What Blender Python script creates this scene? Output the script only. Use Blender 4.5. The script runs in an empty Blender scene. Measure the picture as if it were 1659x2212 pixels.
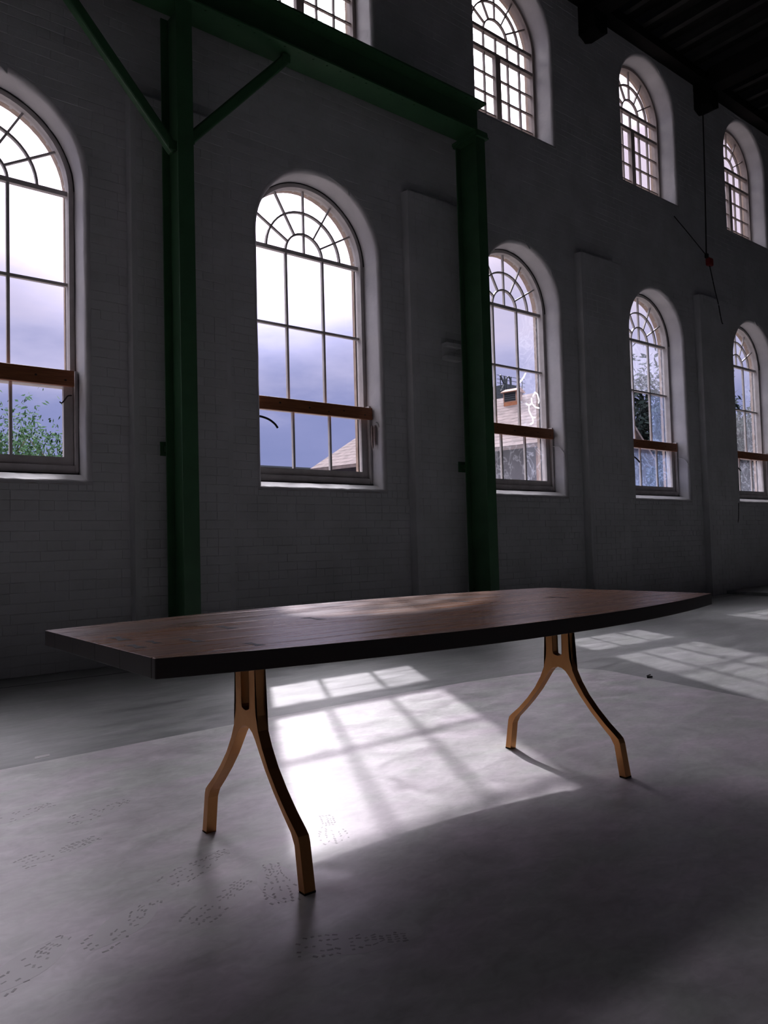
import bpy, math, random
from mathutils import Vector, Matrix
rnd = random.Random(7)
SC = bpy.context.scene
COL = SC.collection
# ------------------------------------------------------------------ camera
IW, IH = 1659, 2212
F_PX, YAW, PITCH, ROLL = 1640.0, 0.6752426, 0.0440843, -0.0266307
CAM = Vector((0.0, 0.0, 1.0087))
_f = Vector((math.sin(YAW)*math.cos(PITCH), math.cos(YAW)*math.cos(PITCH), math.sin(PITCH)))
_r0 = Vector((math.cos(YAW), -math.sin(YAW), 0)); _u0 = _r0.cross(_f)
CR = math.cos(ROLL)*_r0 + math.sin(ROLL)*_u0
CU = -math.sin(ROLL)*_r0 + math.cos(ROLL)*_u0
camd = bpy.data.cameras.new('camera'); camd.sensor_fit = 'HORIZONTAL'; camd.sensor_width = 36.0
camd.lens = F_PX/IW*36.0; camd.clip_start = 0.05; camd.clip_end = 500
cam = bpy.data.objects.new('camera', camd); COL.objects.link(cam)
cam.matrix_world = Matrix(((CR.x, CU.x, -_f.x, CAM.x), (CR.y, CU.y, -_f.y, CAM.y), (CR.z, CU.z, -_f.z, CAM.z), (0, 0, 0, 1)))
SC.camera = cam
def px(p):
    d = Vector(p)-CAM; t = d.dot(_f)
    return IW/2+F_PX*d.dot(CR)/t, IH/2-F_PX*d.dot(CU)/t, t
# ------------------------------------------------------------------ sky, sun, exposure
SUN_DIR = Vector((0.381, 0.705, 0.5985)).normalized()
w = bpy.data.worlds.new('world'); SC.world = w; w.use_nodes = True
nt = w.node_tree; nt.nodes.clear()
def N(nt, typ, **kw):
    n = nt.nodes.new(typ)
    for k, v in kw.items():
        if k.startswith('i_'):
            key = k[2:]; n.inputs[int(key) if key.isdigit() else key].default_value = v
        else: setattr(n, k, v)
    return n
def L(nt, a, b): nt.links.new(a, b)
tc = N(nt, 'ShaderNodeTexCoord')
sep = N(nt, 'ShaderNodeSeparateXYZ'); L(nt, tc.outputs['Generated'], sep.inputs[0])
mp = N(nt, 'ShaderNodeMapping'); mp.inputs['Scale'].default_value = (1.0, 1.0, 2.6); L(nt, tc.outputs['Generated'], mp.inputs[0])
no = N(nt, 'ShaderNodeTexNoise'); no.inputs['Scale'].default_value = 4.2; no.inputs['Detail'].default_value = 6; no.inputs['Roughness'].default_value = 0.55
L(nt, mp.outputs[0], no.inputs['Vector'])
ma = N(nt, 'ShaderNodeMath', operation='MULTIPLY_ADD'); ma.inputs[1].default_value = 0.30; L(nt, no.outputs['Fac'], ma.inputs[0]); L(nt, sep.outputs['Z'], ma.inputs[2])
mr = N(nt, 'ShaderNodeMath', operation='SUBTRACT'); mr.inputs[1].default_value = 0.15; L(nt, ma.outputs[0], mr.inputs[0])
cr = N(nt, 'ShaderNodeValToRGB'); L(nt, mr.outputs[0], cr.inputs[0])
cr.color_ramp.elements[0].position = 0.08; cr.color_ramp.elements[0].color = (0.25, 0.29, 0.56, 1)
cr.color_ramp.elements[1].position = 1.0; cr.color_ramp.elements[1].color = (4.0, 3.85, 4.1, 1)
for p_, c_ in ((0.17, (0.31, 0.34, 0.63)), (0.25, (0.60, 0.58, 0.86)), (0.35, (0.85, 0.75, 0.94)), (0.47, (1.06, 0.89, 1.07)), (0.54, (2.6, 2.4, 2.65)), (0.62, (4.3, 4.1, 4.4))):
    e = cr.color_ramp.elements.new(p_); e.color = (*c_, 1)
# brighter thin cloud round the sun
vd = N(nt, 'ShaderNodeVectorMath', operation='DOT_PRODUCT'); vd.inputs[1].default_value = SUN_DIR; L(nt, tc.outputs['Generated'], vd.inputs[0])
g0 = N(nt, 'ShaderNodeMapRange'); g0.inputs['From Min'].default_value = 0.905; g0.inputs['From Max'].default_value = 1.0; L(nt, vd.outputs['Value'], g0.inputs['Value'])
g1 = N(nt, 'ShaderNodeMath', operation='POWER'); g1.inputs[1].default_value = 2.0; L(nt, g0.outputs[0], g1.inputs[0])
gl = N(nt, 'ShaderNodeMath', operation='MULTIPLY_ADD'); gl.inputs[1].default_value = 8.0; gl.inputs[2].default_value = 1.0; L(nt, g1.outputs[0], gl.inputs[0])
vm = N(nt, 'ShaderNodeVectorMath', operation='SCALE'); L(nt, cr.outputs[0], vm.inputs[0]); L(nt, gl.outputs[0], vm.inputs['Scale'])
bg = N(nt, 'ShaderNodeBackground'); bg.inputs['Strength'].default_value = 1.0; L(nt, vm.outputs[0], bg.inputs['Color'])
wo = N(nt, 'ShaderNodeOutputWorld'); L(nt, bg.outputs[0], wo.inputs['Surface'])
sd = bpy.data.lights.new('sun', 'SUN'); sd.energy = 3.2; sd.angle = math.radians(0.9); sd.color = (1.0, 0.93, 0.98)
so = bpy.data.objects.new('sun', sd); COL.objects.link(so); so.rotation_euler = SUN_DIR.to_track_quat('Z', 'Y').to_euler()
so.location = (12, 24, 22)
SC.cycles.max_bounces = 9; SC.cycles.diffuse_bounces = 6; SC.cycles.glossy_bounces = 4
SC.view_settings.view_transform = 'Standard'; SC.view_settings.look = 'None'
SC.view_settings.exposure = 0.0; SC.view_settings.gamma = 1.0; SC.view_settings.use_curve_mapping = False
# ------------------------------------------------------------------ materials
M = {}
def mat(name, col, rough=0.6, metal=0.0, col2=None, nscale=6.0, stretch=(1, 1, 1), bump=0.0, bscale=40.0, detail=6.0, spec=0.5, coat=0.0, rand=0.0, lo=0.35, hi=0.65, rough2=None):
    m = bpy.data.materials.new(name); m.use_nodes = True; t = m.node_tree
    b = t.nodes['Principled BSDF']
    b.inputs['Base Color'].default_value = (*col, 1); b.inputs['Roughness'].default_value = rough; b.inputs['Metallic'].default_value = metal
    b.inputs['Specular IOR Level'].default_value = spec
    if coat: b.inputs['Coat Weight'].default_value = coat; b.inputs['Coat Roughness'].default_value = 0.12
    tc = N(t, 'ShaderNodeTexCoord'); mp = N(t, 'ShaderNodeMapping'); mp.inputs['Scale'].default_value = stretch; L(t, tc.outputs['Object'], mp.inputs[0])
    no = N(t, 'ShaderNodeTexNoise'); no.inputs['Scale'].default_value = nscale; no.inputs['Detail'].default_value = detail; L(t, mp.outputs[0], no.inputs['Vector'])
    mr = N(t, 'ShaderNodeMapRange'); mr.inputs['From Min'].default_value = lo; mr.inputs['From Max'].default_value = hi; L(t, no.outputs['Fac'], mr.inputs['Value'])
    last = None
    if col2 is not None:
        mx = N(t, 'ShaderNodeMix', data_type='RGBA'); mx.inputs['A'].default_value = (*col, 1); mx.inputs['B'].default_value = (*col2, 1)
        L(t, mr.outputs[0], mx.inputs['Factor']); last = mx.outputs['Result']
    if rand:
        oi = N(t, 'ShaderNodeObjectInfo'); hs = N(t, 'ShaderNodeHueSaturation')
        mrr = N(t, 'ShaderNodeMapRange'); mrr.inputs['To Min'].default_value = 1-rand; mrr.inputs['To Max'].default_value = 1+rand
        L(t, oi.outputs['Random'], mrr.inputs['Value']); L(t, mrr.outputs[0], hs.inputs['Value'])
        if last: L(t, last, hs.inputs['Color'])
        else: hs.inputs['Color'].default_value = (*col, 1)
        last = hs.outputs['Color']
    if last: L(t, last, b.inputs['Base Color'])
    if rough2 is not None:
        m2 = N(t, 'ShaderNodeMapRange'); m2.inputs['From Min'].default_value = lo; m2.inputs['From Max'].default_value = hi; m2.inputs['To Min'].default_value = rough; m2.inputs['To Max'].default_value = rough2
        L(t, no.outputs['Fac'], m2.inputs['Value']); L(t, m2.outputs[0], b.inputs['Roughness'])
    if bump:
        n2 = N(t, 'ShaderNodeTexNoise'); n2.inputs['Scale'].default_value = bscale; n2.inputs['Detail'].default_value = 5; L(t, mp.outputs[0], n2.inputs['Vector'])
        bp = N(t, 'ShaderNodeBump'); bp.inputs['Strength'].default_value = bump; bp.inputs['Distance'].default_value = 0.01
        L(t, n2.outputs['Fac'], bp.inputs['Height']); L(t, bp.outputs[0], b.inputs['Normal'])
    M[name] = m; return m
mat('white_paint', (0.62, 0.625, 0.635), 0.55, col2=(0.53, 0.54, 0.54), nscale=2.2, bump=0.35, bscale=18)
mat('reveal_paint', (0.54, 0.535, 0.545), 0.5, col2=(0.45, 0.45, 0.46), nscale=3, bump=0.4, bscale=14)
mat('far_wall', (0.45, 0.45, 0.46), 0.8, col2=(0.38, 0.38, 0.38), nscale=2)
def floor_mat(name, a, b, rough, stretch, fine):
    m = bpy.data.materials.new(name); m.use_nodes = True; t = m.node_tree; bs = t.nodes['Principled BSDF']; M[name] = m
    tc = N(t, 'ShaderNodeTexCoord'); mp = N(t, 'ShaderNodeMapping'); mp.inputs['Scale'].default_value = stretch; L(t, tc.outputs['Object'], mp.inputs[0])
    def noise(sc, det, dist=0.0):
        n = N(t, 'ShaderNodeTexNoise'); n.inputs['Scale'].default_value = sc; n.inputs['Detail'].default_value = det; n.inputs['Distortion'].default_value = dist; L(t, mp.outputs[0], n.inputs['Vector']); return n
    def rng(n, lo, hi, o0, o1):
        r = N(t, 'ShaderNodeMapRange'); r.inputs['From Min'].default_value = lo; r.inputs['From Max'].default_value = hi; r.inputs['To Min'].default_value = o0; r.inputs['To Max'].default_value = o1; L(t, n.outputs['Fac'], r.inputs['Value']); return r
    n1 = noise(3.1, 4, 0.6); n2 = noise(5.5, 13, 0.8); n3 = noise(24, 8, 1.2)
    mx = N(t, 'ShaderNodeMix', data_type='RGBA'); mx.inputs['A'].default_value = (*a, 1); mx.inputs['B'].default_value = (*b, 1); L(t, rng(n1, .36, .64, 0, 1).outputs[0], mx.inputs['Factor'])
    v = N(t, 'ShaderNodeMath', operation='MULTIPLY'); L(t, rng(n2, .3, .7, 1-fine, 1+fine).outputs[0], v.inputs[0]); L(t, rng(n3, .3, .7, 1-fine*.5, 1+fine*.5).outputs[0], v.inputs[1])
    sc = N(t, 'ShaderNodeVectorMath', operation='SCALE'); L(t, mx.outputs['Result'], sc.inputs[0]); L(t, v.outputs[0], sc.inputs['Scale']); L(t, sc.outputs[0], bs.inputs['Base Color'])
    L(t, rng(n2, .3, .7, rough, rough+.16).outputs[0], bs.inputs['Roughness'])
    bp = N(t, 'ShaderNodeBump'); bp.inputs['Strength'].default_value = .03; bp.inputs['Distance'].default_value = .008; L(t, n3.outputs['Fac'], bp.inputs['Height']); L(t, bp.outputs[0], bs.inputs['Normal'])
floor_mat('screed', (0.64, 0.585, 0.63), (0.56, 0.575, 0.55), 0.33, (0.75, 1.2, 1), 0.18)
floor_mat('old_concrete', (0.31, 0.315, 0.32), (0.27, 0.285, 0.275), 0.34, (0.45, 1.5, 1), 0.22)
mat('dark_line', (0.06, 0.06, 0.06), 0.8)
mat('green_paint', (0.045, 0.135, 0.058), 0.42, col2=(0.038, 0.112, 0.048), nscale=5, bump=0.08, bscale=60)
mat('roof_black', (0.006, 0.006, 0.006), 0.9, spec=0.2, col2=(0.010, 0.009, 0.008), nscale=4, stretch=(8, 0.6, 1))
mat('roof_joist', (0.022, 0.024, 0.022), 0.8, spec=0.3, col2=(0.014, 0.014, 0.014), nscale=4)
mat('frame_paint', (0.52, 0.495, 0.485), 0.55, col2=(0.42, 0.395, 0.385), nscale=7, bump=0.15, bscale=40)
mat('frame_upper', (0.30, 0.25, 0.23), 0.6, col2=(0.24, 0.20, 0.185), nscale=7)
mat('crack_dark', (0.015, 0.015, 0.015), 0.9)
mat('board_pine', (0.33, 0.115, 0.042), 0.6, col2=(0.23, 0.075, 0.026), nscale=5, stretch=(1.2, 6, 14), bump=0.1, rand=0.12)
mat('knot', (0.03, 0.012, 0.006), 0.7)
mat('table_wood', (0.36, 0.16, 0.07), 0.24, col2=(0.12, 0.052, 0.026), nscale=2.4, stretch=(1.0, 13, 13), bump=0.025, bscale=9, rand=0.25, spec=0.34, rough2=0.36, detail=10)
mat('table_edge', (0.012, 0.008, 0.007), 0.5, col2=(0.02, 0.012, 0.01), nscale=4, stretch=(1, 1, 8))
mat('key_dark', (0.006, 0.005, 0.005), 0.55, spec=0.15)
mat('bronze', (0.55, 0.27, 0.11), 0.30, metal=1.0, col2=(0.47, 0.22, 0.085), nscale=9, stretch=(1, 1, 0.5), bump=0.03, bscale=80, rough2=0.42)
mat('outer_brick', (0.42, 0.33, 0.27), 0.85, col2=(0.33, 0.25, 0.20), nscale=9, bump=0.4, bscale=30)
mat('black_cable', (0.008, 0.008, 0.008), 0.6)
mat('red_plastic', (0.25, 0.012, 0.012), 0.5)
mat('rag', (0.45, 0.36, 0.34), 0.9, col2=(0.33, 0.26, 0.25), nscale=12)
mat('white_plastic', (0.6, 0.6, 0.58), 0.5)
mat('smear_paper', (0.85, 0.83, 0.83), 0.7)
mat('dirt_mark', (0.25, 0.235, 0.235), 0.5, col2=(0.42, 0.40, 0.41), nscale=30)
mat('dust_smudge', (0.58, 0.55, 0.57), 0.42, col2=(0.60, 0.58, 0.59), nscale=14)
mat('scratch', (0.52, 0.50, 0.51), 0.7)
mat('shingle', (0.20, 0.165, 0.165), 0.95, spec=0.1, col2=(0.13, 0.11, 0.11), nscale=3.0, stretch=(1, 1, 1), bump=0.6, bscale=6)
mat('house_wall', (0.07, 0.068, 0.085), 0.9, spec=0.1, col2=(0.05, 0.047, 0.06), nscale=2)
mat('pale_render', (0.26, 0.25, 0.27), 0.9)
mat('terracotta', (0.26, 0.09, 0.04), 0.85, col2=(0.33, 0.15, 0.08), nscale=5)
mat('pale_wood', (0.30, 0.19, 0.155), 0.85, col2=(0.24, 0.145, 0.11), nscale=5)
mat('dark_steel', (0.03, 0.04, 0.05), 0.6)
mat('leaf_bright', (0.045, 0.105, 0.045), 0.8, col2=(0.03, 0.075, 0.035), nscale=3, spec=0.1)
mat('leaf_dark', (0.016, 0.026, 0.026), 0.9, col2=(0.024, 0.036, 0.034), nscale=2, spec=0.05)
mat('leaf_olive', (0.11, 0.10, 0.035), 0.8, spec=0.1)
mat('bark', (0.09, 0.07, 0.05), 0.9)
mat('yard', (0.12, 0.11, 0.105), 0.95, col2=(0.17, 0.15, 0.14), nscale=0.6)
m = bpy.data.materials.new('smear_white'); m.use_nodes = True; t = m.node_tree; t.nodes.clear(); M['smear_white'] = m
a_ = N(t, 'ShaderNodeBsdfTranslucent'); a_.inputs[0].default_value = (0.95, 0.92, 0.94, 1); b_ = N(t, 'ShaderNodeBsdfTransparent'); c_ = N(t, 'ShaderNodeMixShader'); c_.inputs[0].default_value = 0.6
o_ = N(t, 'ShaderNodeOutputMaterial'); L(t, b_.outputs[0], c_.inputs[1]); L(t, a_.outputs[0], c_.inputs[2]); L(t, c_.outputs[0], o_.inputs[0])
def glass(name, veil=0.0, swirl=3.0, tint=(0.97, 0.97, 0.98), col=(0.75, 0.78, 0.85)):
    m = bpy.data.materials.new(name); m.use_nodes = True; t = m.node_tree; t.nodes.clear()
    tr = N(t, 'ShaderNodeBsdfTransparent'); tr.inputs[0].default_value = (*tint, 1)
    gs = N(t, 'ShaderNodeBsdfGlossy'); gs.inputs['Roughness'].default_value = 0.03; gs.inputs['Color'].default_value = (1, 1, 1, 1)
    fr = N(t, 'ShaderNodeFresnel'); fr.inputs['IOR'].default_value = 1.35
    ge = N(t, 'ShaderNodeNewGeometry'); io = N(t, 'ShaderNodeMapRange'); io.inputs['To Min'].default_value = 1.3; io.inputs['To Max'].default_value = 1/1.3
    L(t, ge.outputs['Backfacing'], io.inputs['Value']); L(t, io.outputs[0], fr.inputs['IOR'])
    mx = N(t, 'ShaderNodeMixShader'); L(t, fr.outputs[0], mx.inputs[0]); L(t, tr.outputs[0], mx.inputs[1]); L(t, gs.outputs[0], mx.inputs[2])
    out = N(t, 'ShaderNodeOutputMaterial'); last = mx.outputs[0]
    if veil > 0:
        tl = N(t, 'ShaderNodeBsdfTranslucent'); tl.inputs[0].default_value = (*col, 1)
        tc = N(t, 'ShaderNodeTexCoord')
        n1 = N(t, 'ShaderNodeTexNoise'); n1.inputs['Scale'].default_value = swirl; n1.inputs['Detail'].default_value = 3; n1.inputs['Distortion'].default_value = 2.5; L(t, tc.outputs['Object'], n1.inputs['Vector'])
        # thin wiped streaks: where the distorted noise crosses its middle value
        sb = N(t, 'ShaderNodeMath', operation='SUBTRACT'); sb.inputs[1].default_value = 0.5; L(t, n1.outputs['Fac'], sb.inputs[0])
        ab = N(t, 'ShaderNodeMath', operation='ABSOLUTE'); L(t, sb.outputs[0], ab.inputs[0])
        mr = N(t, 'ShaderNodeMapRange'); mr.inputs['From Min'].default_value = 0.0; mr.inputs['From Max'].default_value = 0.045; mr.inputs['To Min'].default_value = min(1, veil*2.0); mr.inputs['To Max'].default_value = veil*0.75
        L(t, ab.outputs[0], mr.inputs['Value'])
        n2 = N(t, 'ShaderNodeTexNoise'); n2.inputs['Scale'].default_value = 2.0; L(t, tc.outputs['Object'], n2.inputs['Vector'])
        mu = N(t, 'ShaderNodeMath', operation='MULTIPLY'); L(t, mr.outputs[0], mu.inputs[0])
        m3 = N(t, 'ShaderNodeMapRange'); m3.inputs['From Min'].default_value = 0.3; m3.inputs['From Max'].default_value = 0.7; m3.inputs['To Min'].default_value = 0.6; m3.inputs['To Max'].default_value = 1.25
        L(t, n2.outputs['Fac'], m3.inputs['Value']); L(t, m3.outputs[0], mu.inputs[1])
        m2 = N(t, 'ShaderNodeMixShader'); L(t, mu.outputs[0], m2.inputs[0]); L(t, last, m2.inputs[1]); L(t, tl.outputs[0], m2.inputs[2]); last = m2.outputs[0]
    L(t, last, out.inputs['Surface']); M[name] = m
glass('glass_clean'); glass('glass_hazy', 0.055, 2.5, col=(0.68, 0.72, 0.85)); glass('glass_dirty', 0.08, 4.5, col=(0.36, 0.48, 0.78)); glass('glass_light_film', 0.03, 3.0)
# ------------------------------------------------------------------ mesh helpers
class MB:
    def __init__(s): s.v = []; s.f = []
    def add(s, vs, fs):
        o = len(s.v); s.v += [tuple(x) for x in vs]; s.f += [tuple(i+o for i in f) for f in fs]
    def box(s, a, b):
        x0, y0, z0 = a; x1, y1, z1 = b
        s.add([(x0, y0, z0), (x1, y0, z0), (x1, y1, z0), (x0, y1, z0), (x0, y0, z1), (x1, y0, z1), (x1, y1, z1), (x0, y1, z1)],
              [(3, 2, 1, 0), (4, 5, 6, 7), (0, 1, 5, 4), (1, 2, 6, 5), (2, 3, 7, 6), (3, 0, 4, 7)])
    def prism(s, poly, axis, a, b):
        """poly in the two other axes (order kept cyclic), extruded along axis from a to b"""
        n = len(poly)
        def mk(p, t):
            return {'x': (t, p[0], p[1]), 'y': (p[0], t, p[1]), 'z': (p[0], p[1], t)}[axis]
        vs = [mk(p, a) for p in poly]+[mk(p, b) for p in poly]
        fs = [tuple(range(n))[::-1], tuple(range(n, 2*n))]+[(i, (i+1) % n, n+(i+1) % n, n+i) for i in range(n)]
        s.add(vs, fs)
    def arc(s, cx, cz, r0, r1, y0, y1, a0, a1, n=16):
        """ring sector in the xz plane between radii r0, r1"""
        vs = []
        for i in range(n+1):
            a = a0+(a1-a0)*i/n; c, si = math.cos(a), math.sin(a)
            vs += [(cx+r0*c, y0, cz+r0*si), (cx+r1*c, y0, cz+r1*si), (cx+r1*c, y1, cz+r1*si), (cx+r0*c, y1, cz+r0*si)]
        fs = []
        for i in range(n):
            k = 4*i
            for j in range(4): fs.append((k+j, k+(j+1) % 4, k+4+(j+1) % 4, k+4+j))
        fs += [(0, 1, 2, 3), (4*n+3, 4*n+2, 4*n+1, 4*n)]
        s.add(vs, fs)
    def bar(s, p, q, wd, y0, y1):
        """flat bar in the xz plane from p to q, width wd, between y0 and y1"""
        dx, dz = q[0]-p[0], q[1]-p[1]; l = math.hypot(dx, dz); nx, nz = -dz/l*wd/2, dx/l*wd/2
        s.prism([(p[0]-nx, p[1]-nz), (q[0]-nx, q[1]-nz), (q[0]+nx, q[1]+nz), (p[0]+nx, p[1]+nz)], 'y', y0, y1)
    def tube(s, pts, r, n=8, r2=None):
        pts = [Vector(p) for p in pts]; o = len(s.v); m = len(pts)
        for i, p in enumerate(pts):
            d = (pts[min(i+1, m-1)]-pts[max(i-1, 0)]).normalized()
            a = d.orthogonal() if abs(d.z) > 0.95 else Vector((0, 0, 1)).cross(d); a.normalize(); b = d.cross(a)
            rr = r if r2 is None else r+(r2-r)*i/(m-1)
            for k in range(n):
                t = 2*math.pi*k/n; s.v.append(tuple(p+a*rr*math.cos(t)+b*rr*math.sin(t)))
        for i in range(m-1):
            for k in range(n): s.f.append((o+i*n+k, o+i*n+(k+1) % n, o+(i+1)*n+(k+1) % n, o+(i+1)*n+k))
        s.f.append(tuple(o+k for k in range(n))[::-1]); s.f.append(tuple(o+(m-1)*n+k for k in range(n)))
    def mesh(s, name, material, smooth=False):
        me = bpy.data.meshes.new(name); me.from_pydata(s.v, [], s.f); me.update()
        if material: me.materials.append(M[material])
        if smooth:
            for p in me.polygons: p.use_smooth = True
        return me
    def build(s, name, material, parent=None, smooth=False, loc=None):
        return put(name, s.mesh(name, material, smooth), parent, loc)
def put(name, me, parent=None, loc=None):
    o = bpy.data.objects.new(name, me); COL.objects.link(o)
    if loc: o.location = loc
    if parent: o.parent = parent
    return o
def tag(o, label=None, cat=None, group=None, kind=None):
    if label: o['label'] = label
    if cat: o['category'] = cat
    if group: o['group'] = group
    if kind: o['kind'] = kind
    return o
def bevel(o, wd, seg=2):
    b = o.modifiers.new('bevel', 'BEVEL'); b.width = wd; b.segments = seg; b.limit_method = 'ANGLE'; b.angle_limit = math.radians(40)
    return o
def smooth_path(pts, n=6):
    pts = [Vector(p) for p in pts]; out = []
    for i in range(len(pts)-1):
        p0, p1, p2, p3 = pts[max(i-1, 0)], pts[i], pts[i+1], pts[min(i+2, len(pts)-1)]
        for k in range(n):
            t = k/n; out.append(0.5*((2*p1)+(-p0+p2)*t+(2*p0-5*p1+4*p2-p3)*t*t+(-p0+3*p1-3*p2+p3)*t*t*t))
    out.append(pts[-1]); return out
# ------------------------------------------------------------------ the hall: dimensions
YW, YO, YG = 6.845, 7.31, 7.205           # inner wall face, outer face, glazing plane
PITCHX = 3.3607; CX = {n: 4.693+PITCHX*(n-2) for n in range(-1, 8)}
HW = 0.80; BN = 0.05                      # half width of the openings, bullnose radius
SILL_L, SPR_L = 1.665, 4.343
SILL_U, SPR_U = 6.81, 8.30
ZTOP = 9.35; XL, XR, YB = -9.0, 24.0, -9.0
OPEN = [(CX[n], SILL_L, SPR_L) for n in range(0, 7)]+[(CX[n], SILL_U, SPR_U) for n in range(0, 7)]
RH = 0.0865
PIL = [((CX[n]+CX[n+1])/2-0.5, (CX[n]+CX[n+1])/2+0.5) for n in range(0, 6)]
PZ, PY = 5.27, 6.725
def halfw(o, z, hw):
    cx, zs, zp = o
    if z <= zs+1e-6 or z >= zp+hw: return 0.0
    return hw if z <= zp else math.sqrt(max(0, hw*hw-(z-zp)**2))
def row_spans(z0, z1, x0, x1, hw, zdrop=0.0, cutfull=False):
    """free spans of a row between the openings, as (xa0,xb0,xa1,xb1): left/right x at z0 and at z1"""
    cuts = []
    for o in OPEN:
        oo = (o[0], o[1]-zdrop, o[2]); a, b = halfw(oo, z0+1e-4, hw), halfw(oo, z1-1e-4, hw)
        if cutfull and z0 < oo[1] < z1: a = b = hw
        if cutfull and b == 0 and a > 0 and z0 > oo[2]: b = a
        if a > 0 or b > 0: cuts.append((o[0], a, b))
    cuts.sort(); out = []; l0 = l1 = x0
    for cx, a, b in cuts:
        out.append((l0, cx-a, l1, cx-b)); l0, l1 = cx+a, cx+b
    out.append((l0, x1, l1, x1)); return out
def rows():
    zs = set([0.0, ZTOP]+[SILL_L-0.05, SILL_U-0.05, SILL_L, SILL_U]); k = 0
    while k*RH < ZTOP: zs.add(round(k*RH, 5)); k += 1
    for zp in (SPR_L, SPR_U):
        for hw in (HW+BN-0.004, 0.75):
            for i in range(25): zs.add(round(zp+hw*math.sin(math.pi/2*i/24), 5))
    zs = sorted(zs); return [(a, b) for a, b in zip(zs, zs[1:]) if b-a > 1e-5]
def sheet(y, hw, flip, zdrop=0.0):
    mb = MB()
    for z0, z1 in rows():
        for a0, b0, a1, b1 in row_spans(z0, z1, XL, XR, hw, zdrop):
            q = [(a0, y, z0), (b0, y, z0), (b1, y, z1), (a1, y, z1)]
            mb.add(q, [(3, 2, 1, 0) if flip else (0, 1, 2, 3)])
    return mb
core = sheet(YW+0.004, HW+BN-0.004, False, 0.05)
wall = core.build('wall_back', 'white_paint'); tag(wall, 'white painted brick wall with two rows of arched windows behind the table', kind='structure')
sheet(YO, 0.75, True).build('outer_skin', 'outer_brick', wall)
# reveals: jambs, arch and bullnose edge swept round each opening, and the sloping sill
def reveal(cx, zs, zp, upper):
    path = []
    zb = zs-0.02
    for i in range(13): path.append((1, 0, zb+(zp-zb)*i/12))
    for i in range(1, 33):
        a = math.pi*i/32; path.append((math.cos(a), math.sin(a), zp))
    for i in range(1, 13): path.append((-1, 0, zp+(zb-zp)*i/12))
    prof = []
    for i in range(7):
        a = math.pi/2*i/6; prof.append((HW+BN-BN*math.sin(a), YW+BN-BN*math.cos(a)))
    for y in (6.96, 7.06, 7.16, 7.27): prof.append((HW, y))
    mb = MB(); m = len(prof)
    for i, (c, s_, z) in enumerate(path):
        for r_, y in prof:
            j = rnd.uniform(-0.003, 0.003)
            mb.v.append((cx+c*(r_+j), y+rnd.uniform(-0.002, 0.002), z+s_*(r_+j)))
    for i in range(len(path)-1):
        for k in range(m-1): mb.f.append((i*m+k, i*m+k+1, (i+1)*m+k+1, (i+1)*m+k))
    mb.build('reveal', 'reveal_paint', wall, smooth=True)
    # sill with an uneven rounded nose
    mb = MB(); n = 24; zi = zs+(0.055 if not upper else 0.0)
    sp = [(7.28, zi), (7.05, zi)]+[(6.95, (zi+zs)/2+0.01)]+[(YW+BN-BN*math.sin(math.pi/2*k/5), zs-BN+BN*math.cos(math.pi/2*k/5)) for k in range(6)]
    m = len(sp)
    for i in range(n+1):
        x = cx-HW-BN+(2*HW+2*BN)*i/n
        for k, (y, z) in enumerate(sp):
            j = (rnd.uniform(-0.006, 0.006) if not upper else rnd.uniform(-0.002, 0.002)) if 1 < k else 0
            mb.v.append((x, y+j*0.6, z+j))
    for i in range(n):
        for k in range(m-1): mb.f.append((i*m+k, i*m+k+1, (i+1)*m+k+1, (i+1)*m+k))
    mb.build('window_sill', 'reveal_paint', wall, smooth=True)
    mb = MB(); path = [(0.75, zs)]+[(0.75, zp)]
    mb.arc(cx, zp, 0.75, 0.753, 7.24, YO, 0, math.pi, 24)
    for s_ in (-1, 1): mb.box((cx+min(s_*0.75, s_*0.753), 7.24, zs-0.02), (cx+max(s_*0.75, s_*0.753), YO, zp))
    mb.build('outer_reveal', 'outer_brick', wall)
    mb = MB(); mb.box((cx-0.80, 7.24, zs-0.06), (cx+0.80, YO+0.05, zs+0.06)); mb.build('outer_sill', 'outer_brick', wall)
for o in OPEN: reveal(*o, o[1] > 5)
# bricks: every brick of the field in view, the largest 300 each an object, the others one mesh
bricks = []
def jit(): return rnd.uniform(-0.0016, 0.0016)
def brick_quad(a0, b0, a1, b1, z0, z1, y):
    g = 0.0035; t = rnd.uniform(-0.003, 0.0005)
    c = rnd.uniform(0.003, 0.008); d1 = t+0.0015+0.0065*rnd.random()**1.6; d2 = t+0.0015+0.0075*rnd.random()**1.4
    vs = [(a0+g*.3, y+d2, z0), (b0-g*.3, y+d2, z0), (b1-g*.3, y+d1, z1), (a1+g*.3, y+d1, z1),
          (a0+.002, y+t+jit(), z0+c), (b0-.002, y+t+jit(), z0+c), (b1-.002, y+t+jit(), z1-c), (a1+.002, y+t+jit(), z1-c)]
    return vs, [(4, 5, 6, 7), (0, 1, 5, 4), (1, 2, 6, 5), (2, 3, 7, 6), (3, 0, 4, 7)]
def split(lo, hi, step, off):
    xs = [lo]; k = math.floor((lo-off)/step)+1
    while off+k*step < hi-0.03:
        if off+k*step > lo+0.03: xs.append(off+k*step+rnd.uniform(-0.006, 0.006))
        k += 1
    xs.append(hi); return xs
BX0, BX1 = 0.3, 17.2
k = 0
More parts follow.
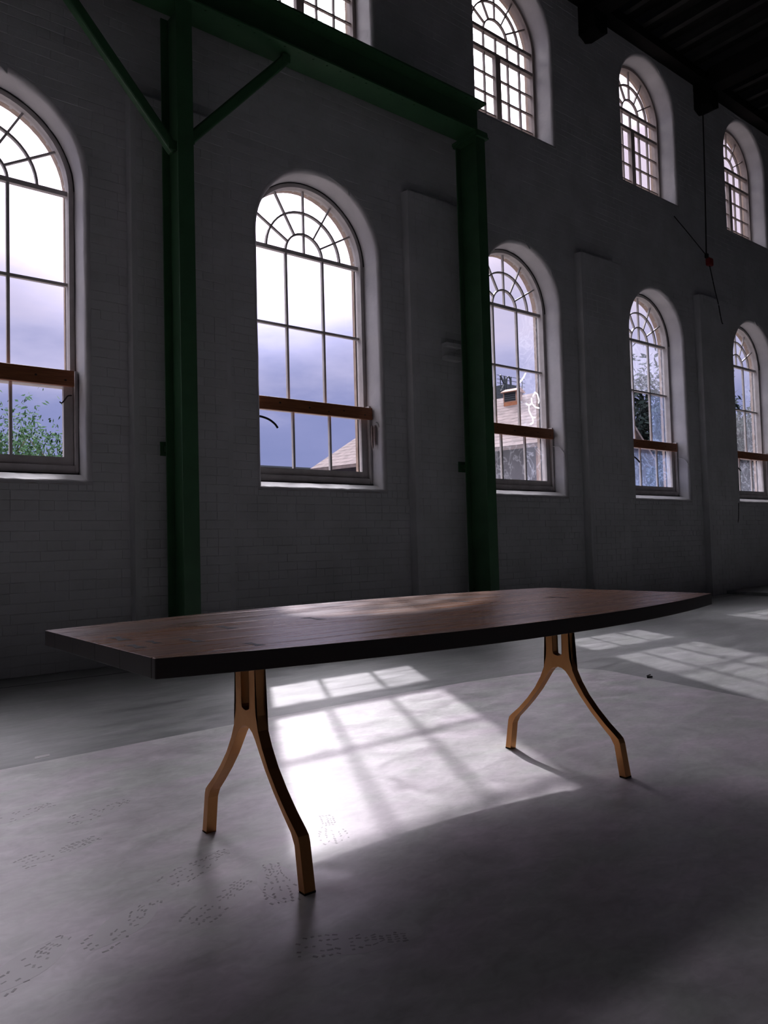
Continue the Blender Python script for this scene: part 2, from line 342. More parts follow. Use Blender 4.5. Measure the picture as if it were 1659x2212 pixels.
while (k+1)*RH < 9.26:
    z0, z1 = k*RH, (k+1)*RH
    zz = z0+0.5*RH
    step, off = (0.232, 0.116*(k % 2)) if k % 4 else (0.116, 0.058*((k//4) % 2))
    if k == 18: step = 0.079
    for a0, b0, a1, b1 in row_spans(z0, z1, BX0, BX1, HW+BN, 0.05, True):
        lo, hi = min(a0, a1), max(b0, b1)
        xs = split(lo, hi, step, off)
        for p, q in zip(xs, xs[1:]):
            A0, A1, B0, B1 = max(p, a0), max(p, a1), min(q, b0), min(q, b1)
            if min(B0-A0, B1-A1) < 0.0: A1 = min(A1, B1-0.012); A0 = min(A0, B0-0.012)
            if max(B0-A0, B1-A1) < 0.02: continue
            if A0 < BX0-0.3: continue
            mx_ = (A0+B0)/2
            if zz < PZ and any(l-0.02 < A0 and B0 < r+0.02 for l, r in PIL): continue
            bricks.append(brick_quad(A0, B0, A1, B1, z0, z1, YW))
    for o in OPEN:
        zc = o[2]+HW+BN
        if z0 < zc < z1-0.012 and BX0 < o[0] < BX1:
            w0 = halfw(o, z0+1e-4, HW+BN); xs = split(o[0]-w0, o[0]+w0, step, off)
            for p, q in zip(xs, xs[1:]): bricks.append(brick_quad(p, q, p, q, zc+0.004, z1, YW))
        if z0 < o[1]-0.05 < z1 and o[1]-0.05-z0 > 0.01 and BX0 < o[0] < BX1:
            xs = split(o[0]-HW-BN, o[0]+HW+BN, step, off)
            for p, q in zip(xs, xs[1:]): bricks.append(brick_quad(p, q, p, q, z0, o[1]-0.05, YW))
    k += 1
# pilasters with bullnose corners
for l, r in PIL:
    cm = MB(); cm.box((l+0.006, PY+0.006, 0), (r-0.006, YW+0.02, PZ-0.006)); cm.build('pilaster', 'white_paint', wall)
    if r < BX0 or l > BX1: continue
    k = 0
    while k*RH < PZ-0.01:
        z0, z1 = k*RH, min((k+1)*RH, PZ)
        step, off = (0.232, 0.116*(k % 2)) if k % 4 else (0.116, 0)
        xs = split(l+0.001, r-0.001, step, l+off)
        for i, (p, q) in enumerate(zip(xs, xs[1:])):
            t = rnd.uniform(-0.002, 0.001); R_ = 0.085; g = 0.0015
            poly = []
            if i == 0:
                poly += [(p, YW+0.003)]+[(p+R_-R_*math.cos(math.pi/2*j/5), PY+R_-R_*math.sin(math.pi/2*j/5)+t) for j in range(6)]
            else: poly += [(p+g, PY+0.03), (p+g, PY+0.003), (p+g+0.004, PY+t)]
            if i == len(xs)-2:
                poly += [(q-R_+R_*math.sin(math.pi/2*j/5), PY+R_-R_*math.cos(math.pi/2*j/5)+t) for j in range(6)]+[(q, YW+0.003)]
            else: poly += [(q-g-0.004, PY+t), (q-g, PY+0.003), (q-g, PY+0.03)]
            n = len(poly); c = 0.0045
            cxm = sum(a for a, b in poly)/n
            inn = [(a+(cxm-a)*0.0, b+0.004) for a, b in poly]
            vs = [(a, b, z0) for a, b in inn]+[(a, b, z0+c) for a, b in poly]+[(a, b, z1-c) for a, b in poly]+[(a, b, z1) for a, b in inn]
            fs = [(j+n*m_, j+1+n*m_, j+1+n*(m_+1), j+n*(m_+1)) for m_ in range(3) for j in range(n-1)]
            if z1 > PZ-0.001: fs.append(tuple(range(3*n, 4*n)))
            bricks.append((vs, fs))
        k += 1
def seen_area(b):
    vs = b[0]; xs = []; ys = []
    for v in vs:
        x, y, t = px(v)
        if t < 0.5: return 0
        xs.append(x); ys.append(y)
    mx_, my = sum(xs)/len(xs), sum(ys)/len(ys)
    if not (0 < mx_ < IW and 0 < my < IH): return 0
    if my > 1470-0.13*mx_-60: return 0
    if 350 < mx_ < 436 or 985 < mx_ < 1085: return 0
    return (max(xs)-min(xs))*(max(ys)-min(ys))
order = sorted(range(len(bricks)), key=lambda i: -seen_area(bricks[i]))
big = set(order[:300])
rest = MB()
for i, (vs, fs) in enumerate(bricks):
    if i in big:
        c = Vector(vs[0]); mb = MB(); mb.add([tuple(Vector(v)-c) for v in vs], fs); mb.build('brick', 'white_paint', wall, loc=c)
    else: rest.add(vs, fs)
tag(rest.build('brick_field', 'white_paint', wall), kind='stuff')
# the other sides of the hall
def quadwall(name, pts, m, label):
    mb = MB(); mb.add(pts, [(0, 1, 2, 3)]); return tag(mb.build(name, m), label, kind='structure')
quadwall('wall_left', [(XL, YB, 0), (XL, YO, 0), (XL, YO, ZTOP), (XL, YB, ZTOP)], 'far_wall', 'end wall of the hall on the left')
quadwall('wall_right', [(XR, YO, 0), (XR, YB, 0), (XR, YB, ZTOP), (XR, YO, ZTOP)], 'far_wall', 'end wall of the hall on the right')
quadwall('wall_front', [(XR, YB, 0), (XL, YB, 0), (XL, YB, ZTOP), (XR, YB, ZTOP)], 'far_wall', 'long wall of the hall behind the camera')
# floor: old concrete, a newer paler screed laid over it, and a low raised strip at the far end
mb = MB(); mb.box((XL, YB, -0.2), (XR, YO, 0)); floor = tag(mb.build('floor', 'old_concrete'), 'dark worn concrete floor along the brick wall', kind='structure')
sl = [(XL, 3.92), (0.83, 3.968), (2.05, 4.01), (3.3, 4.012), (3.9, 3.985), (4.4, 3.925), (4.75, 3.84), (4.93, 3.74), (4.985, 3.6), (4.98, 3.48), (4.85, 2.9), (4.69, 2.19), (4.2, 0.0), (3.6, -2.7), (3.4, YB+0.1), (XL, YB+0.1)]
mb = MB(); mb.prism(sl, 'z', 0.0, 0.004); screed = tag(mb.build('floor_screed', 'screed'), 'paler smooth screed floor under the table', kind='structure')
mb = MB(); mb.prism([(13.2, 7.2), (12.83, 5.9), (11.0, 0.0), (8.4, YB), (XR, YB), (XR, 7.2)][::-1], 'z', 0.0, 0.055)
tag(mb.build('floor_step', 'old_concrete'), 'low raised floor at the far end of the hall', kind='structure')
mb = MB(); mb.bar((XL, 0), (12.9, 0), 0.008, 0, 0)
mb = MB(); mb.prism([(XL, 6.36), (12.9, 6.44), (12.9, 6.452), (XL, 6.372)], 'z', 0.0, 0.0012); mb.build('floor_joint', 'dark_line', floor)
# roof: black boarding on joists across the hall, wall plate, cross beams on corbels
mb = MB(); mb.box((XL, YB, 9.52), (XR, YO, 9.62)); roof = tag(mb.build('ceiling', 'roof_black'), 'black boarded roof over the hall', kind='structure')
x = 0.48
joist = MB(); joist.box((-0.05, YB, 0), (0.05, YW+0.2, 0.17)); jm = joist.mesh('joist', 'roof_joist')
for i in range(-18, 48): put('joist', jm, roof, (10.98+0.5*(i-21), 0, 9.35))
mb = MB(); mb.box((XL, 6.62, 9.19), (XR, YO, 9.35)); mb.build('wall_plate', 'roof_black', roof)
bmb = MB(); bmb.box((-0.16, YB, 9.02), (0.16, 6.55, 9.36)); bm_ = bmb.mesh('cross_beam', 'roof_black')
cmb = MB(); cmb.prism([(-0.16, 9.22), (-0.16, 8.74), (0.0, 8.67), (0.16, 8.74), (0.16, 9.22)], 'y', 6.55, YW+0.02); cm_ = cmb.mesh('corbel', 'roof_black')
for n in range(0, 6):
    xm = (CX[n]+CX[n+1])/2-0.02
    put('cross_beam', bm_, roof, (xm, 0, 0)); put('corbel', cm_, roof, (xm, 0, 0))
# ------------------------------------------------------------------ windows
PARTS_L, PARTS_U = [], []
def P(lst, name, mb, m, key=None): lst.append((name, mb.mesh(name, m), key))
def pane(lst, mb, key): P(lst, 'pane', mb, 'glass_clean', key)
def frame_mesh(zb, zp, r0, r1, y0, y1, zc=None):
    mb = MB(); mb.arc(0, zp, r0, r1, y0, y1, 0, math.pi, 36)
    for s_ in (-1, 1): mb.box((min(s_*r0, s_*r1), y0, zb), (max(s_*r0, s_*r1), y1, zp))
    return mb
S1, S2, RG = 0.247, 0.4955, 0.752
def fan(lst, zp, centre, bw=0.021):
    for r_ in (S1, S2):
        mb = MB(); mb.arc(0, zp, r_-bw/2, r_+bw/2, 7.188, 7.225, 0, math.pi, 24); P(lst, 'arch_bar', mb, None)
    for a in (30, 60, 90, 120, 150):
        a_ = math.radians(a); mb = MB(); r0 = 0.0 if (a == 90 and centre) else S1
        mb.bar((r0*math.cos(a_), zp+r0*math.sin(a_)), (RG*math.cos(a_), zp+RG*math.sin(a_)), bw*0.9, 7.19, 7.222); P(lst, 'glazing_bar', mb, None)
    for j, (ra, rb) in enumerate(((S1, S2), (S2, RG))):
        for i in range(6):
            mb = MB(); mb.arc(0, zp, ra, rb, 7.2035, 7.2065, math.radians(30*i), math.radians(30*i+30), 5); pane(lst, mb, ('fan', j, i))
    for i in range(2 if centre else 1):
        mb = MB(); a0, a1 = (90*i, 90*i+90) if centre else (0, 180)
        mb.prism([(0, zp)]+[(S1*math.cos(math.radians(a0+(a1-a0)*t/8)), zp+S1*math.sin(math.radians(a0+(a1-a0)*t/8))) for t in range(9)], 'y', 7.2035, 7.2065); pane(lst, mb, ('fan', 2, i))
def rect(x0, x1, y0, y1, z0, z1):
    mb = MB(); mb.box((x0, y0, z0), (x1, y1, z1)); return mb
# lower windows
FL = frame_mesh(1.72, SPR_L, RG-0.002, HW-0.006, 7.13, 7.262)
FL.box((-HW+.006, 7.06, 1.725), (HW-.006, 7.262, 1.80))
for s_ in (-1, 1): FL.box((min(s_*.768, s_*(HW-.006)), 7.05, 1.74), (max(s_*.768, s_*(HW-.006)), 7.14, 2.66))
FL = FL.mesh('window_frame', 'frame_paint')
P(PARTS_L, 'transom', rect(-RG, RG, 7.18, 7.228, SPR_L-0.022, SPR_L+0.022), None)
P(PARTS_L, 'glazing_rail', rect(-RG, RG, 7.185, 7.225, 3.475, 3.503), None)
P(PARTS_L, 'meeting_rail', rect(-RG, RG, 7.15, 7.228, 2.52, 2.575), None)
for s_ in (-1, 1):
    P(PARTS_L, 'glazing_bar', rect(s_*S1-0.013, s_*S1+0.013, 7.187, 7.223, 2.575, SPR_L-0.022), None)
    P(PARTS_L, 'glazing_bar', rect(s_*0.245-0.012, s_*0.245+0.012, 7.105, 7.14, 1.88, 2.52), None)
    P(PARTS_L, 'sash_stile', rect(min(s_*.683, s_*.764), max(s_*.683, s_*.764), 7.098, 7.145, 1.805, 2.575), None)
P(PARTS_L, 'bottom_rail', rect(-.683, .683, 7.098, 7.145, 1.805, 1.88), None)
P(PARTS_L, 'top_rail', rect(-.683, .683, 7.098, 7.145, 2.52, 2.575), None)
fan(PARTS_L, SPR_L, True)
xs = [-RG, -S1, S1, RG]
for j, (za, zb) in enumerate(((3.489, SPR_L), (2.55, 3.489))):
    for i in range(3): pane(PARTS_L, rect(xs[i], xs[i+1], 7.2035, 7.2065, za, zb), ('abc'[j], i))
xs = [-.69, -.245, .245, .69]
for i in range(3): pane(PARTS_L, rect(xs[i], xs[i+1], 7.121, 7.124, 1.87, 2.53), ('c', i))
crk = MB(); crk.box((-HW+.01, 7.04, 1.708), (HW-.004, 7.12, 1.728)); crk.arc(0, SPR_L, HW-0.007, HW-0.0005, 7.118, 7.135, 0.02, math.pi-0.02, 30)
P(PARTS_L, 'gap', crk, 'crack_dark')
# upper windows
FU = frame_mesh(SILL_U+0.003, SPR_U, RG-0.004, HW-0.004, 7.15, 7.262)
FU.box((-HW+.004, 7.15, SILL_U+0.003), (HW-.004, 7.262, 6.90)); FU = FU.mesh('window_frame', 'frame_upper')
P(PARTS_U, 'transom', rect(-RG, RG, 7.17, 7.228, SPR_U-0.024, SPR_U+0.024), None)
P(PARTS_U, 'transom', rect(-RG, RG, 7.16, 7.228, 7.975, 8.025), None)
P(PARTS_U, 'mullion', rect(-0.052, 0.052, 7.16, 7.228, 6.9, 7.975), None)
fan(PARTS_U, SPR_U, False, 0.022)
cols = [-RG, -.5, -.25, 0, .25, .5, RG]
for c in cols[1:-1]: P(PARTS_U, 'glazing_bar', rect(c-.010, c+.010, 7.187, 7.223, 8.02, SPR_U-.02), None)
for i in range(6): pane(PARTS_U, rect(cols[i], cols[i+1], 7.2035, 7.2065, 8.0, SPR_U), ('a', i))
zr = [6.88, 7.105, 7.388, 7.675, 7.98]
for c in (-.5, -.25, .25, .5): P(PARTS_U, 'glazing_bar', rect(c-.010, c+.010, 7.187, 7.223, 6.9, 7.98), None)
for s_ in (-1, 1):
    for z in zr[1:-1]: P(PARTS_U, 'glazing_bar', rect(min(s_*.05, s_*RG), max(s_*.05, s_*RG), 7.188, 7.222, z-.010, z+.010), None)
for i in range(6):
    for j in range(4): pane(PARTS_U, rect(cols[i], cols[i+1], 7.2035, 7.2065, zr[j], zr[j+1]), ('b', i, j))
wn = 0
def place_window(n, parts, frame, fm, label, special=None):
    global wn; wn += 1
    o = put('window_%d' % wn, frame, None, (CX[n], 0, 0)); tag(o, label, kind='structure')
    for name, me, key in parts:
        if not me.materials: me.materials.append(M[fm])
        c = put(name, me, o)
        if special and key in special:
            c.material_slots[0].link = 'OBJECT'; c.material_slots[0].material = M[special[key]]
    return o
SP3 = {('b', 2): 'glass_hazy', ('c', 2): 'glass_hazy', ('c', 1): 'glass_light_film', ('c', 0): 'glass_light_film', ('a', 2): 'glass_light_film', ('b', 1): 'glass_clean'}
SP4 = {('b', 0): 'glass_dirty', ('b', 2): 'glass_dirty', ('c', 0): 'glass_dirty', ('c', 1): 'glass_dirty', ('c', 2): 'glass_dirty', ('a', 1): 'glass_hazy', ('a', 2): 'glass_hazy', ('a', 0): 'glass_hazy'}
SP5 = {('b', 1): 'glass_light_film', ('b', 2): 'glass_hazy', ('c', 1): 'glass_hazy', ('c', 2): 'glass_hazy', ('c', 0): 'glass_hazy', ('a', 2): 'glass_light_film'}
LOWER = {0: 'arched lower window left of the picture', 1: 'arched lower window at the left edge with treetops behind it', 2: 'arched lower window between the two green columns',
         3: 'arched lower window just right of the right green column', 4: 'arched lower window with swirled dirty panes', 5: 'arched lower window at the right edge of the picture', 6: 'arched lower window beyond the right edge'}
UPPER = {0: 'arched upper window left of the picture', 1: 'arched upper window above the left lower window', 2: 'arched upper window at the top cut by the picture edge',
         3: 'arched upper window above the end of the green beam', 4: 'arched upper window in the middle of the upper right row', 5: 'arched upper window at the right edge of the picture', 6: 'arched upper window beyond the right edge'}
WOBJ = {}
for n in range(0, 7): WOBJ[n] = place_window(n, PARTS_L, FL, 'frame_paint', LOWER[n], {3: SP3, 4: SP4, 5: SP5}.get(n))
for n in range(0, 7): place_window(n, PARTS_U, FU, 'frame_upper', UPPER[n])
# dried white smear on a pane of the third window, lit through
def smear(pts, wd, y=7.2005):
    mb = MB(); prev = None
    for (a, b), (c, d) in zip(pts, pts[1:]): mb.bar((a, b), (c, d), wd*rnd.uniform(0.8, 1.25), y-0.002, y+0.002)
    for a, b in pts: mb.prism([(a+wd*.5*math.cos(t*math.pi/4), b+wd*.5*math.sin(t*math.pi/4)) for t in range(8)], 'y', y-0.0025, y+0.0025)
    return mb
sm_pts = [[(.555, 3.13), (.60, 3.19), (.655, 3.17), (.69, 3.08), (.675, 3.04)], [(.52, 3.09), (.525, 3.02), (.46, 2.985), (.40, 3.0)], [(.525, 3.02), (.60, 2.97), (.68, 2.965)], [(.46, 2.985), (.455, 2.91), (.49, 2.85), (.53, 2.81), (.585, 2.815)], [(.53, 2.81), (.54, 2.74), (.48, 2.71)], [(.28, 3.30), (.36, 3.38), (.43, 3.48)]]
for q in sm_pts: smear(q, 0.022).build('smear', 'smear_white', WOBJ[3])
# pine boards nailed across the lower windows
BOARD = {1: (-.80, .755, 2.655, 2.512, 'pine board across the left window at the picture edge'), 2: (-.79, .79, 2.632, 2.492, 'pine board across the window between the green columns'),
         3: (-.79, .765, 2.632, 2.485, 'pine board across the window right of the right green column'), 4: (-.79, .745, 2.631, 2.494, 'pine board across the window with swirled dirty panes'), 5: (-.79, .76, 2.631, 2.494, 'pine board across the rightmost lower window')}
for n, (a, b, zt, zb, lab) in BOARD.items():
    mb = MB(); mb.box((a, 7.015, zb), (b, 7.052, zt)); o = mb.build('timber_board', 'board_pine', None, loc=(CX[n], 0, 0)); bevel(o, 0.006)
    tag(o, lab, 'board', 'boards across the lower windows')
    for kx, kz in ((-.45, .6), (-.1, .45), (.12, .3), (.38, .5), (.66, .35)):
        kx += rnd.uniform(-.05, .05); r_ = rnd.uniform(.006, .011); c = zb+(zt-zb)*kz
        km = MB(); km.prism([(kx+r_*1.3*math.cos(t*math.pi/5), c+r_*math.sin(t*math.pi/5)) for t in range(10)], 'y', 7.0135, 7.016); km.build('knot', 'knot', o)
# ------------------------------------------------------------------ green steel frame
def icolumn(xc, yf, yb, z1, label):
    w2 = 0.076; tf = 0.017
    mb = MB(); mb.box((xc-w2, yf, 0), (xc+w2, yf+tf, z1)); o = mb.build('steel_column', 'green_paint'); bevel(o, 0.003)
    tag(o, label, 'column', 'green steel columns in front of the wall')
    mb = MB(); mb.box((xc-w2, yb-tf, 0), (xc+w2, yb, z1)); mb.build('rear_flange', 'green_paint', o)
    mb = MB(); mb.box((xc-.006, yf+tf, 0), (xc+.006, yb-tf, z1)); mb.build('web', 'green_paint', o)
    mb = MB(); mb.box((xc-.12, yf-.06, 0.0), (xc+.12, yb+.04, 0.02)); mb.build('base_plate', 'green_paint', o)
    for z in (1.93,):
        mb = MB(); mb.box((xc-.05, yb, z), (xc+.05, PY-0.004, z+0.05)); mb.box((xc-.085, PY-0.012, z-.04), (xc+.085, PY+.001, z+.09)); mb.build('wall_bracket', 'green_paint', o)
    return o
cl = icolumn(2.842, 6.25, 6.61, 5.985, 'green steel column with two braces standing left of the middle window')
c_r = icolumn(6.665, 6.25, 6.61, 5.94, 'green steel column without braces standing right of the middle window')
mb = MB(); mb.box((6.665-.09, 6.22, 5.94), (6.665+.115, 6.64, 5.96)); mb.build('cap_plate', 'green_paint', c_r)
mb = MB(); mb.box((6.56, 6.225, 5.96), (6.77, 6.64, 5.998)); mb.build('packer', 'green_paint', c_r)
# beam
BY0, BY1, BZ0, BZ1 = 6.23, 6.55, 6.0, 6.405
yc = 6.40
mb = MB(); mb.box((XL+.2, BY0, BZ0), (6.77, BY1, BZ0+.022)); beam = mb.build('steel_beam', 'green_paint'); bevel(beam, .003)
tag(beam, 'long green steel beam lying along the wall on the green columns', 'beam')
mb = MB(); mb.box((XL+.2, BY0, BZ1-.022), (6.775, BY1, BZ1)); mb.build('top_flange', 'green_paint', beam)
mb = MB(); mb.box((XL+.2, yc-.008, BZ0+.022), (6.77, yc+.008, BZ1-.022)); mb.build('web', 'green_paint', beam)
rv = MB(); rv.prism([(.011*math.cos(t*math.pi/3), .011*math.sin(t*math.pi/3)) for t in range(6)], 'z', -.008, 0); rm = rv.mesh('rivet', 'green_paint')
x = 1.2
while x < 6.7:
    put('rivet', rm, beam, (x, BY0+.045, BZ1-.022)); put('rivet', rm, beam, (x, BY0+.05, BZ0)); x += 0.17
# braces: angle sections from the column up to the beam
def brace(x0, z0, x1, z1, label):
    p, q = Vector((x0, 0, z0)), Vector((x1, 0, z1)); d = (q-p).normalized(); nrm = Vector((-d.z, 0, d.x))
    mb = MB(); a = [p+nrm*-.05, q+nrm*-.05, q+nrm*.05, p+nrm*.05]; mb.prism([(v.x, v.z) for v in a], 'y', 6.36, 6.45)
    o = mb.build('steel_brace', 'green_paint'); bevel(o, .022, 3); tag(o, label, 'brace', 'green braces of the left column')
    for (c, s_) in ((p, 1), (q, -1)):
        g = MB(); m = c+d*0.05*s_; g.prism([(m.x+.06*math.cos(t*math.pi/2+.78), m.z+.06*math.sin(t*math.pi/2+.78)) for t in range(4)], 'y', 6.352, 6.361); g.build('gusset', 'green_paint', o)
    return o
brace(2.80, 4.63, 1.62, 5.985, 'green diagonal brace on the left side of the left column')
brace(2.90, 4.74, 4.02, 5.985, 'green diagonal brace on the right side of the left column')
# ------------------------------------------------------------------ table
TZ, TT = 0.75, 0.05; TX0, TX1 = 0.706, 3.30; TYC = 2.245
def half(x):
    t = (x-TX0)/(TX1-TX0)*2-1
    return 0.475+0.185*(1-t*t)
table = bpy.data.objects.new('dining_table', None); COL.objects.link(table); table.location = (2.0, TYC, 0.004)
tag(table, 'long boat-shaped dark wood table on two bronze trestles', 'table')
def child(mb, name, m, parent=table, smooth=False):
    o = mb.build(name, m, parent, smooth); o.matrix_parent_inverse = Matrix.Translation((-2.0, -TYC, 0)) if parent is table else Matrix(); return o
seams = [-0.9, -0.452, -0.235, -0.035, 0.175, 0.36, 0.55, 0.9]
c = 0.004
nx = 36
for si, (a, b) in enumerate(zip(seams, seams[1:])):
    xs = [TX0+(TX1-TX0)*i/nx for i in range(nx+1)]
    lo = [(x, TYC+max(a, -half(x))) for x in xs]; hi = [(x, TYC+min(b, half(x))) for x in xs]
    keep = [i for i in range(nx+1) if hi[i][1]-lo[i][1] > 0.004]
    if len(keep) < 3: continue
    lo = [lo[i] for i in keep]; hi = [hi[i] for i in keep]
    g = 0.0004
    poly = [(x, y+(g if y > TYC+a-1e-6 and abs(y-TYC-a) < 1e-6 else 0)) for x, y in lo]+[(x, y-(g if abs(y-TYC-b) < 1e-6 else 0)) for x, y in hi[::-1]]
    mb = MB(); mb.prism(poly, 'z', TZ-TT, TZ)
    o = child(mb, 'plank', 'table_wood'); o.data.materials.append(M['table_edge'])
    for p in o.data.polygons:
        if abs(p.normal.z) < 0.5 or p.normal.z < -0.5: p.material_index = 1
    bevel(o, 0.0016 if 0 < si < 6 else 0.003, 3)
for kx, ky, s_ in ((0.794, 2.263, 1), (0.76, 2.04, .8), (0.924, 2.042, .9), (1.154, 2.29, 1), (1.505, 2.30, 1), (1.0, 1.822, .7), (0.83, 2.09, .6), (2.75, 2.20, 1), (2.35, 2.42, .9)):
    l, w_, n_ = 0.055*s_, 0.020*s_, 0.009*s_
    mb = MB(); mb.prism([(kx-w_, ky-l), (kx+w_, ky-l), (kx+n_, ky), (kx+w_, ky+l), (kx-w_, ky+l), (kx-n_, ky)], 'z', TZ-.008, TZ+.0006); child(mb, 'butterfly_key', 'key_dark')
# trestles: profile in y (from the table axis) and z, plate thickness along x
out_r = [(.064, .70), (.064, .50), (.067, .47), (.078, .43), (.098, .385), (.128, .335), (.165, .285), (.21, .235), (.262, .185), (.300, .165), (.312, .150), (.335, .0)]
out_r = [(.064, .70), (.064, .50), (.067, .47), (.080, .425), (.104, .375), (.140, .320), (.190, .263), (.245, .210), (.292, .172), (.307, .158), (.314, .140), (.338, .0)]
inn_r = [(.306, .0), (.286, .130), (.278, .147), (.268, .160), (.225, .200), (.170, .255), (.120, .312), (.085, .360), (.060, .395), (.042, .415), (.022, .427), (.0, .431)]
full = out_r+inn_r
left = [(-y, z) for y, z in full[::-1]][1:]
def trestle(xf):
    # Y-shaped plate built from two mirrored halves sharing the middle; a slot stays open at the top
    th = 0.038; slot = .028; zs = .485
    t = bpy.data.objects.new('trestle', None); COL.objects.link(t); t.parent = table; t.matrix_parent_inverse = Matrix.Translation((-2.0, -TYC, 0)); t.location = (0, 0, 0)
    r_poly = out_r+inn_r+[(0.0, zs-.006), (.014, zs-.004), (slot-.004, zs), (slot, zs+.012), (slot, .70)]
    # one closed plate: right side then left side
    poly = out_r+inn_r+[(-y, z) for y, z in inn_r[::-1][1:]]+[(-y, z) for y, z in out_r[::-1]]+[(-slot, .70), (-slot, zs+.012), (-slot+.004, zs+.003), (-.012, zs-.002), (0, zs-.004), (.012, zs-.002), (slot-.004, zs+.003), (slot, zs+.012), (slot, .70)]
    import bmesh
    bm = bmesh.new()
    vs = [bm.verts.new((xf, TYC+y, z)) for y, z in poly]
    f = bm.faces.new(vs)
    bmesh.ops.triangulate(bm, faces=[f], ngon_method='EAR_CLIP')
    me0 = bm
    ret = bmesh.ops.extrude_face_region(bm, geom=bm.faces[:])
    for v in [g for g in ret['geom'] if isinstance(g, bmesh.types.BMVert)]: v.co.x += th
    bmesh.ops.recalc_face_normals(bm, faces=bm.faces[:])
    bmesh.ops.dissolve_limit(bm, angle_limit=0.01, verts=bm.verts[:], edges=bm.edges[:])
    me = bpy.data.meshes.new('leg_frame'); bm.to_mesh(me); bm.free(); me.materials.append(M['bronze'])
    o = put('leg_frame', me, t); bevel(o, 0.0018, 2)
    for p in me.polygons: p.use_smooth = False
    for s_ in (-1, 1):
        mb = MB(); ya = TYC+s_*.306; yb_ = TYC+s_*.338; mb.box((xf, min(ya, yb_), 0.0), (xf+th, max(ya, yb_), 0.006)); mb.build('foot_pad', 'key_dark', t)
    mb = MB(); mb.box((xf-.05, TYC-.2, .692), (xf+th+.05, TYC+.2, .70)); mb.build('fixing_plate', 'key_dark', t)
    return t
trestle(1.197); trestle(2.79)
# ------------------------------------------------------------------ small things on the wall and floor
def thing_tube(name, pts, r, m, label, cat, n=8, sm=True):
    mb = MB(); mb.tube(smooth_path(pts) if sm else pts, r, n); return tag(mb.build(name, m, None, True), label, cat)
thing_tube('hanging_cable', [(12.80, 6.62, 8.70), (12.785, 6.63, 7.6), (12.76, 6.64, 6.6), (12.745, 6.65, 5.98)], .012, 'black_cable', 'black cable hanging from the roof down to the red box', 'cable')
thing_tube('slack_cable', [(12.05, 6.83, 6.55), (12.35, 6.74, 6.28), (12.60, 6.68, 6.07), (12.74, 6.65, 5.96)], .008, 'black_cable', 'thin black cable running from the wall to the red box', 'cable')
thing_tube('trailing_cable', [(12.84, 6.65, 5.80), (12.90, 6.64, 5.58), (12.97, 6.64, 5.38), (13.07, 6.64, 5.15), (13.12, 6.64, 4.97), (13.17, 6.64, 4.83), (13.20, 6.64, 4.81)], .009, 'black_cable', 'black cable trailing below the red box with a curled end', 'cable')
mb = MB(); mb.box((12.77, 6.61, 5.79), (12.92, 6.69, 5.93)); o = mb.build('junction_box', 'red_plastic'); bevel(o, .02, 3); tag(o, 'small red box hanging on a black cable near the right', 'box')
mb = MB(); mb.box((12.72, 6.63, 5.91), (12.79, 6.67, 5.99)); mb.build('cable_grip', 'black_cable', o)
# rag and hook by the middle window, small hooks and sash cords
mb = MB()
for (x0, x1, z1, z0, y) in ((5.49, 5.525, 2.42, 2.13, 7.00), (5.52, 5.55, 2.415, 2.18, 6.985), (5.505, 5.54, 2.42, 2.16, 6.97)):
    mb.prism([(x0-CX[2], z1-.03), (x0-CX[2]+.012, z1), (x1-CX[2]-.006, z1), (x1-CX[2], z1-.04), (x1-CX[2]-.006, z0+.04), (x0-CX[2]+.014, z0), (x0-CX[2]+.003, z0+.08)], 'y', y, y+.012)
rg = mb.build('rag', 'rag', None, loc=(CX[2]-.055, -.02, 0.0)); bevel(rg, .004); tag(rg, 'crumpled pale rag hung beside the window between the green columns', 'rag')
thing_tube('hook', [(5.458, 6.93, 2.44), (5.475, 6.925, 2.445), (5.50, 6.915, 2.39), (5.525, 6.905, 2.33)], .009, 'white_plastic', 'pale metal hook holding the crumpled rag', 'hook')
thing_tube('sash_strap', [(3.905, 7.03, 2.40), (3.97, 7.01, 2.405), (4.06, 6.99, 2.38), (4.13, 6.98, 2.335), (4.165, 6.975, 2.29)], .012, 'black_cable', 'dark curved strap in the window between the green columns', 'strap')
thing_tube('sash_strap', [(10.63, 7.03, 2.36), (10.75, 7.01, 2.35), (10.85, 6.99, 2.31), (10.93, 6.98, 2.25)], .012, 'black_cable', 'dark curved strap in the window with swirled dirty panes', 'strap')
thing_tube('sash_strap', [(13.99, 7.03, 2.36), (14.1, 7.01, 2.35), (14.2, 6.99, 2.31), (14.29, 6.98, 2.25)], .012, 'black_cable', 'dark curved strap in the rightmost window', 'strap')
thing_tube('wire_hook', [(2.075, 7.07, 2.44), (2.04, 7.06, 2.43), (2.01, 7.05, 2.39), (1.985, 7.05, 2.36), (1.97, 7.06, 2.37)], .006, 'black_cable', 'thin curled wire hook on the left window frame', 'hook')
for n, lab in ((3, 'thin pale wire on the reveal right of the third window'), (4, 'thin pale wire on the reveal beside the dirty window')):
    thing_tube('loose_wire', [(CX[n]+.74, 7.03, 2.38), (CX[n]+.78, 6.99, 2.385), (CX[n]+.785, 6.93, 2.36), (CX[n]+.80, 6.87, 2.27), (CX[n]+.80, 6.865, 2.22)], .005, 'white_plastic', lab, 'wire')
thing_tube('wall_wire', [(13.87, 6.84, 1.62), (13.84, 6.838, 1.35), (13.75, 6.838, 1.15), (13.66, 6.838, 0.95), (13.60, 6.84, .86)], .006, 'black_cable', 'thin dark wire running down the wall below the rightmost window', 'wire')
mb = MB(); mb.tube([(6.40, 6.76, 3.29), (6.40, 6.745, 3.29)], .01)
